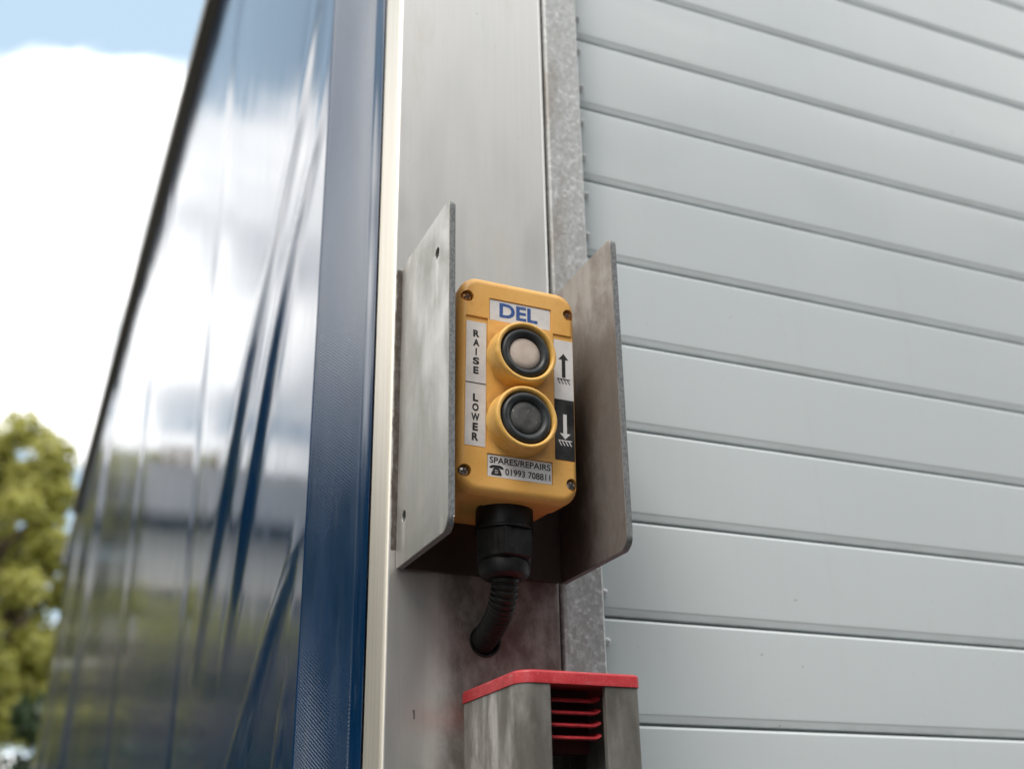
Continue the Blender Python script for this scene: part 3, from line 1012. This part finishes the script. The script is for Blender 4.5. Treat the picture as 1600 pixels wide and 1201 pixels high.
# cable gland under the box
GX, GY = .0571 - CX + .0012, -.047 + .0045
zu = -H_ / 2 + .004
bm = bmesh.new()
def zl(z): return z - CZ
lathe(bm, [(.0164, zu), (.0169, zu - .003), (.0169, zl(1.6425)), (.0168, zl(1.6415)), (.0168, zl(1.6408)), (.0176, zl(1.6400)), (.0176, zl(1.6392)), (.012, zl(1.6388))], 40, 'Z', (GX, GY, 0))
gl = obj('cable_gland', bm, M_BLACKPL, cb, 35)
bm = bmesh.new()
def hexloop(r, z, n=6, rot=.15):
    pts = []
    for k_ in range(n):
        a0 = rot + 2 * math.pi * k_ / n; a1 = rot + 2 * math.pi * (k_ + 1) / n
        p0 = Vector((math.cos(a0), math.sin(a0))) * r; p1 = Vector((math.cos(a1), math.sin(a1))) * r
        for q in range(12):
            f_ = q / 12
            pt = p0.lerp(p1, f_)
            ribbed = (.06 < f_ < .36 or .64 < f_ < .94)
            k2 = (1 - .022 * (1 if (ribbed and q % 2) else 0))
            pts.append((GX + pt.x * k2, GY + pt.y * k2, z))
    return pts
def circ(r, z, n=72): return [(GX + r * math.cos(.15 + 2 * math.pi * k_ / n), GY + r * math.sin(.15 + 2 * math.pi * k_ / n), z) for k_ in range(n)]
loft(bm, [circ(.013, zl(1.6391)), hexloop(.0176, zl(1.6388)), hexloop(.0180, zl(1.6380)), hexloop(.0180, zl(1.6230)), hexloop(.0168, zl(1.6222)), circ(.0142, zl(1.6218)), circ(.0150, zl(1.6205)), circ(.0150, zl(1.6165)), circ(.0138, zl(1.6135)), circ(.0112, zl(1.6118)), circ(.0085, zl(1.6116))])
obj('gland_nut', bm, M_BLACKPL, gl, 30)

# corrugated conduit from the gland into the post
P0, P1, P2, P3 = Vector((.0572, -.047, 1.6150)), Vector((.0568, -.047, 1.5960)), Vector((.0610, -.024, 1.5905)), Vector((.0634, .012, 1.5850))
path, rad = [], []
N_ = 260
for i in range(N_ + 1):
    t = i / N_
    path.append(P0 * (1 - t) ** 3 + P1 * 3 * t * (1 - t) ** 2 + P2 * 3 * t * t * (1 - t) + P3 * t ** 3)
L_ = 0
for i in range(N_ + 1):
    if i: L_ += (path[i] - path[i - 1]).length
    ph = (L_ / .0030) % 1
    rad.append(.0079 - .0011 * sm(.52, .68, ph) * (1 - sm(.86, 1.0, ph)))
bm = bmesh.new(); tube(bm, path, rad, 28)
tag(obj('corrugated_conduit', bm, M_CONDUIT, None, 60), 'black corrugated cable conduit curving from under the yellow box into a hole in the post', 'cable conduit')

# ------------------------------------------------------------------ tail lift column with red cap
tl = empty('tail_lift_column', (.0842, -.042, 0), 'worn grey steel column with an open slot and a red plastic cap, below the control box', 'lift column')
o3 = Vector((.0842, -.042, 0))
cxl, cxr, cyf, cyb = .0490, .1192, -.0840, -.0008
out_ = fillet([(.0664, cyf), (cxl, cyf), (cxl, cyb), (cxr, cyb), (cxr, cyf), (.0986, cyf), (.0986, cyf + .004), (cxr - .004, cyf + .004), (cxr - .004, cyb - .004), (cxl + .004, cyb - .004), (cxl + .004, cyf + .004), (.0664, cyf + .004)],
              [.0006, .0085, .001, .001, .0025, .0006, .0004, .001, .001, .001, .005, .0004], 7)
bm = bmesh.new()
prism(bm, [(a - o3.x, b - o3.y) for a, b in out_], [], lambda u, v, d: (u, v, d), .55, 1.5486)
obj('channel', bm, M_COLUMN, tl, 35)
bm = bmesh.new()
e1 = .0007
capo = fillet([(cxl - e1, cyf - e1), (cxl - e1, cyb), (cxr + e1, cyb), (cxr + e1, cyf - e1)], [.0095, .001, .001, .0032], 8)
capl = lambda ins, z: [(a * (1 - ins) - o3.x * 1 + (o3.x * ins), b * (1 - ins) + o3.y * ins - o3.y, z) for a, b in capo]
loft(bm, [capl(0, 1.5488), capl(0, 1.5540), capl(.008, 1.5550), capl(.022, 1.5555)])
cap = obj('red_cap', bm, M_RED, tl, 40)
bm = bmesh.new()
box(bm, .0672 - o3.x, .0978 - o3.x, -.0640 - o3.y, -.050 - o3.y, 1.516, 1.5484)
obj('cap_core', bm, M_REDD, cap)
for k_ in range(4):
    zf = 1.5428 - .0064 * k_
    bm = bmesh.new()
    NXf = 16
    up_v, dn_v = [], []
    for i in range(NXf + 1):
        t = i / NXf
        x = .0666 + (.0984 - .0666) * t - o3.x
        e2 = abs(2 * t - 1)
        dz = .0016 * max(0, (e2 - .72) / .28) ** 2
        rowu, rowd = [], []
        for yq, droop in ((-.0635, .0014), (-.0715, .0008), (-.0770, -.0006), (-.0780, -.0016)):
            rowu.append(bm.verts.new((x, yq - o3.y, zf + droop + dz)))
            rowd.append(bm.verts.new((x, yq - o3.y + (.0007 if yq < -.0775 else 0), zf + droop + dz - .0007)))
        up_v.append(rowu); dn_v.append(rowd)
    for i in range(NXf):
        for j in range(3):
            bm.faces.new((up_v[i][j], up_v[i + 1][j], up_v[i + 1][j + 1], up_v[i][j + 1]))
            bm.faces.new((dn_v[i][j], dn_v[i][j + 1], dn_v[i + 1][j + 1], dn_v[i + 1][j]))
        bm.faces.new((up_v[i][3], up_v[i + 1][3], dn_v[i + 1][3], dn_v[i][3]))
    obj('rib', bm, M_RIB, cap, 50)

# ------------------------------------------------------------------ trees, shrubs, buildings round the yard
def leafmat(name, cols, trans=.35):
    m = NT(name)
    gi = m.n('ShaderNodeNewGeometry')
    n1 = m.noise((.55, .55, .55), 3)
    rr = m.n('ShaderNodeValToRGB')
    m.l(gi.outputs['Random Per Island'], rr.inputs[0])
    el = rr.color_ramp.elements
    el[0].position = 0; el[0].color = (*cols[0], 1)
    el[1].position = 1; el[1].color = (*cols[2], 1)
    e = el.new(.5); e.color = (*cols[1], 1)
    col = m.mix(m.ramp(n1, .35, .65, 0, .45), rr.outputs[0], cols[2])
    m.base(col, .5)
    tr = m.n('ShaderNodeBsdfTranslucent')
    m.l(col, tr.inputs[0])
    mx = m.n('ShaderNodeMixShader'); mx.inputs[0].default_value = trans
    m.l(m.b.outputs[0], mx.inputs[1]); m.l(tr.outputs[0], mx.inputs[2])
    m.l(mx.outputs[0], m.out.inputs[0])
    return m.m
M_LEAF_Y = leafmat('yellow_green_leaves', [(.24, .25, .045), (.39, .385, .085), (.54, .51, .16)], .45)
M_LEAF_G = leafmat('mid_green_leaves', [(.06, .085, .024), (.10, .125, .036), (.16, .17, .055)])
M_LEAF_D = leafmat('dark_green_leaves', [(.018, .035, .014), (.03, .055, .02), (.05, .08, .03)])
M_BLOSSOM = leafmat('pale_blossom', [(.10, .08, .05), (.42, .39, .37), (.66, .63, .62)], .2)
M_BARK = simple('bark', (.10, .075, .05), .9, 0, .25, 12)

def crown_bm(rnd, blobs, n_leaf, size):
    bm = bmesh.new()
    tot = sum(b[3] ** 2 for b in blobs)
    for (bx_, by_, bz_, br_) in blobs:
        for _ in range(max(6, int(n_leaf * br_ ** 2 / tot))):
            d = Vector((rnd.gauss(0, 1), rnd.gauss(0, 1), rnd.gauss(0, 1))).normalized()
            rr_ = br_ * rnd.uniform(.45, 1.08)
            c = Vector((bx_, by_, bz_)) + Vector((d.x, d.y, d.z * .85)) * rr_
            s = size * rnd.uniform(.55, 1.3)
            nrm = (d * .6 + Vector((rnd.gauss(0, 1), rnd.gauss(0, 1), rnd.gauss(0, 1))) * .6 + Vector((0, 0, .3))).normalized()
            u = nrm.orthogonal().normalized(); w = nrm.cross(u)
            a = rnd.uniform(0, 6.28)
            u, w = u * math.cos(a) + w * math.sin(a), w * math.cos(a) - u * math.sin(a)
            bm.faces.new([bm.verts.new(c + u * s * p_ + w * s * .6 * q_ + nrm * s * .1 * abs(p_)) for p_, q_ in ((-1, 0), (-.2, -.8), (1, 0), (-.2, .8))])
    return bm
def leafobj(name, bm, mat, parent):
    me = bpy.data.meshes.new(name); bm.to_mesh(me); bm.free(); me.materials.append(mat)
    o = bpy.data.objects.new(name, me); COL.objects.link(o); o.parent = parent
    return o
def tree(x, y, h, cr, mat, label, seed, n_leaf=5200, size=.30, trunk_h=.30, cat='tree', name='broadleaf_tree', nb=26, group=None):
    rnd = random.Random(seed)
    root = empty(name, (x, y, 0), label, cat, group=group)
    zc_, rz = h * (1 + trunk_h) / 2, h * (1 - trunk_h) / 2
    blobs = []
    while len(blobs) < nb:
        p_ = Vector((rnd.uniform(-1, 1), rnd.uniform(-1, 1), rnd.uniform(-1, 1)))
        if p_.length > 1 or p_.length < .35: continue
        br_ = cr * rnd.uniform(.24, .40) * (30 / nb) ** .33
        k_ = .82
        blobs.append((p_.x * cr * k_, p_.y * cr * k_, zc_ + p_.z * rz * k_ * 1.0, br_))
    leafobj('crown', crown_bm(rnd, blobs, n_leaf, size), mat, root)
    bm = bmesh.new()
    tr = h * .026
    tp = [Vector((0, 0, -.05))]
    for i in range(1, 7):
        tp.append(Vector((rnd.uniform(-.12, .12) * i * .4, rnd.uniform(-.12, .12) * i * .4, h * .78 * i / 6)))
    tube(bm, tp, [tr * (1.25 - .19 * i) for i in range(7)], 10)
    for b in blobs[::2]:
        k_ = rnd.randint(2, 5)
        s_, e2 = tp[k_], Vector(b[:3])
        md = s_.lerp(e2, .5) + Vector((rnd.uniform(-.2, .2), rnd.uniform(-.2, .2), rnd.uniform(-.1, .3)))
        tube(bm, [s_, md, e2], [tr * .42, tr * .28, tr * .08], 6)
    obj('trunk', bm, M_BARK, root, 60)
    return root
CXm, CYm = -.198, -.65
def pol(az, d): return CXm + d * math.sin(R(az)), CYm + d * math.cos(R(az))
x, y = pol(-1.2, 24); tree(x, y, 11.3, 1.9, M_LEAF_Y, 'tall yellow-green tree at the left edge behind the lorry', 11, 20000, .12, .12, nb=90)
x, y = pol(3.6, 30); tree(x, y, 10.9, 1.5, M_LEAF_G, 'smaller green tree beside the yellow-green tree, tight against the lorry side', 12, 9000, .16, .15, nb=26)
for i_, (az_, d_2, h_2, c_2, mt_, lab_) in enumerate((
        (-5.2, 30, 12.6, 2.0, M_LEAF_Y, 'yellow-green tree mirrored in the far end of the blue curtain'),
        (-10.0, 31, 12.9, 2.3, M_LEAF_G, 'green tree mirrored in the middle of the blue curtain'),
        (-15.0, 30, 12.6, 2.3, M_LEAF_Y, 'yellow-green tree mirrored near the folds of the blue curtain'),
        (-20.5, 31, 12.8, 2.6, M_LEAF_G, 'green tree mirrored at the rear edge of the blue curtain'))):
    x, y = pol(az_, d_2)
    tree(x, y, h_2, c_2, mt_, lab_, 31 + i_, 5200, .26, .35, nb=40, group='trees along the yard')
for i_, (az_, d_2, h_2, c_2, mt_, lab_) in enumerate((
        (-26, 15, 7.6, 2.2, M_LEAF_G, 'green tree between the hedges and the dark trees left of the lorry'),
        (-34, 17, 8.6, 2.4, M_LEAF_D, 'slimmer dark tree behind the gap left of the lorry front'),
        (-42, 14, 8.6, 3.0, M_LEAF_D, 'dark tree left of the lorry, nearest its front end'),
        (-66, 12, 8.4, 3.0, M_LEAF_G, 'green tree left of the lorry, second from its front end'),
        (-90, 11.5, 8.2, 3.0, M_LEAF_D, 'dark tree standing straight across from the blue corner band'),
        (-114, 13, 8.6, 3.2, M_LEAF_G, 'green tree left of the lorry, furthest towards the warehouse'))):
    x, y = pol(az_, d_2)
    tree(x, y, h_2, c_2, mt_, lab_, 41 + i_, 4200, .34, .06, nb=34, group='tree belt on the left of the yard')
x, y = pol(.4, 13); tree(x, y, 3.35, .62, M_BLOSSOM, 'pale blossoming shrub low at the left edge', 16, 1500, .09, .15, 'shrub', 'blossom_shrub', 20)
x, y = pol(2.6, 17); tree(x, y, 4.2, .9, M_LEAF_D, 'dark leafy shrub behind the pale blossom', 17, 2400, .14, .1, 'shrub', 'leafy_shrub', 22)

# house seen mirrored in the curtain
m = NT('house_slate')
n1 = m.noise((6, 6, 6), 5)
m.base(m.mix(m.ramp(n1, .3, .7), (.12, .125, .13), (.19, .195, .20)), .6)
M_SLATE = m.m
m = NT('house_brick')
br = m.n('ShaderNodeTexBrick')
mp = m.n('ShaderNodeMapping'); mp.inputs['Rotation'].default_value = (R(90), 0, 0)
m.l(m.tc.outputs['Object'], mp.inputs[0]); m.l(mp.outputs[0], br.inputs[0])
br.inputs['Scale'].default_value = 1
br.inputs['Brick Width'].default_value = .225; br.inputs['Row Height'].default_value = .075; br.inputs['Mortar Size'].default_value = .008
br.inputs['Color1'].default_value = (.19, .115, .08, 1); br.inputs['Color2'].default_value = (.14, .085, .062, 1); br.inputs['Mortar'].default_value = (.3, .28, .25, 1)
m.base(br.outputs[0], .85)
M_BRICK = m.m
M_STONE = simple('pale_stone', (.50, .45, .38), .8, 0, .1, 8)
m = NT('window_glass'); m.base((.02, .025, .03), .06); M_GLASS = m.m
M_RENDER = simple('white_house_render', (.52, .51, .48), .85, 0, .1, 5)
hx, hy = pol(-11.5, 20)
house = empty('rendered_house', (hx, hy, 0), 'white rendered house with a grey slate roof mirrored in the blue curtain', 'house')
bm = bmesh.new(); box(bm, -2.4, 2.4, 0, 5.5, 0, 7.2)
obj('wall', bm, M_RENDER, house)
bm = bmesh.new()
prism(bm, [(-.35, 7.15), (2.75, 9.0), (5.85, 7.15), (5.85, 7.31), (2.75, 9.2), (-.35, 7.31)], [], lambda u, v, d: (d, u, v), -2.6, 2.6)
rf = obj('roof', bm, M_SLATE, house)
bm = bmesh.new(); box(bm, .9, 1.6, 2.5, 3.1, 8.7, 9.5, .01)
obj('chimney', bm, M_BRICK, rf)
for wx_ in (-1.6, 0, 1.6):
    for wz_ in (2.2, 5.0):
        bm = bmesh.new(); box(bm, wx_ - .5, wx_ + .5, -.05, .05, wz_, wz_ + 1.15); wo = obj('window', bm, M_STONE, house)
        bm = bmesh.new(); box(bm, wx_ - .42, wx_ + .42, -.065, -.052, wz_ + .1, wz_ + 1.05); obj('pane', bm, M_GLASS, wo)
for i_, (az_, d_2, h_2, c_2, lab_) in enumerate(((-4.6, 15, 5.5, .9, 'bushy green tree nearest the lorry in front of the white house'), (-8.4, 14, 5.2, .95, 'bushy green tree second from the lorry in front of the white house'),
        (-12.4, 14.5, 5.4, 1.0, 'bushy green tree third from the lorry in front of the white house'), (-16.6, 14, 5.3, 1.0, 'bushy green tree furthest from the lorry in front of the white house'))):
    x, y = pol(az_, d_2)
    tree(x, y, h_2, c_2, M_LEAF_Y, lab_, 21 + i_, 3000, .13, .08, nb=26, group='bushy trees before the white house')
M_LEAF_B = leafmat('copper_brown_leaves', [(.10, .09, .065), (.18, .155, .115), (.27, .23, .175)])
x, y = pol(-10.5, 10.5)
hd = empty('clipped_hedge', (x, y, 0), 'tall brownish hedge in front of the bushy trees, mirrored low in the curtain', 'hedge')
rnd = random.Random(5)
bl = [(rnd.uniform(-1.5, 1.35), rnd.uniform(-.3, .3), rnd.uniform(.3, 3.3), rnd.uniform(.28, .4)) for _ in range(80)]
leafobj('foliage', crown_bm(rnd, bl, 6000, .08), M_LEAF_B, hd)
bm = bmesh.new()
for k_ in range(5): tube(bm, [(-1.4 + k_ * .7, 0, -.02), (-1.35 + k_ * .7, .05, 1.2), (-1.4 + k_ * .7, 0, 2.9)], [.05, .04, .02], 8)
obj('stem', bm, M_BARK, hd)
x, y = pol(-9.5, 8.2)
hd = empty('low_hedge', (x, y, 0), 'low dark green hedge in front of the brownish hedge', 'hedge')
bl = [(rnd.uniform(-1.2, 1.05), rnd.uniform(-.25, .25), rnd.uniform(.3, 2.25), rnd.uniform(.22, .34)) for _ in range(60)]
leafobj('foliage', crown_bm(rnd, bl, 4200, .07), M_LEAF_D, hd)
bm = bmesh.new()
for k_ in range(4): tube(bm, [(-1.1 + k_ * .7, 0, -.02), (-1.05 + k_ * .7, .05, 1.0), (-1.1 + k_ * .7, 0, 1.9)], [.05, .04, .02], 8)
obj('stem', bm, M_BARK, hd)

# warehouse across the yard, mirrored in the shutter and metal
m = NT('warehouse_cladding')
w = m.n('ShaderNodeTexWave', wave_type='BANDS', bands_direction='X')
w.inputs['Scale'].default_value = 1.6
m.l(m.tc.outputs['Object'], w.inputs[0])
n1 = m.noise((.6, .6, 2), 5)
m.base(m.mix(m.ramp(n1, .3, .7), (.17, .175, .175), (.21, .215, .21)), .6)
m.bump(w.outputs[1], .6, .03)
wh = empty('warehouse', (4, -7.0, 0), 'long grey clad warehouse across the yard, mirrored dimly in the shutter paint', 'building')
bm = bmesh.new(); box(bm, -8, 16, -12, 0, 0, 7.9)
obj('wall', bm, m.m, wh)
bm = bmesh.new(); box(bm, -8.3, 16.3, -12.3, .25, 7.9, 8.2)
obj('roof', bm, M_SLATE, wh)
for k_ in range(2):
    bm = bmesh.new(); box(bm, -4 + k_ * 8, k_ * 8, -.05, .06, 0, 4.2)
    obj('loading_door', bm, M_CHASSIS, wh)
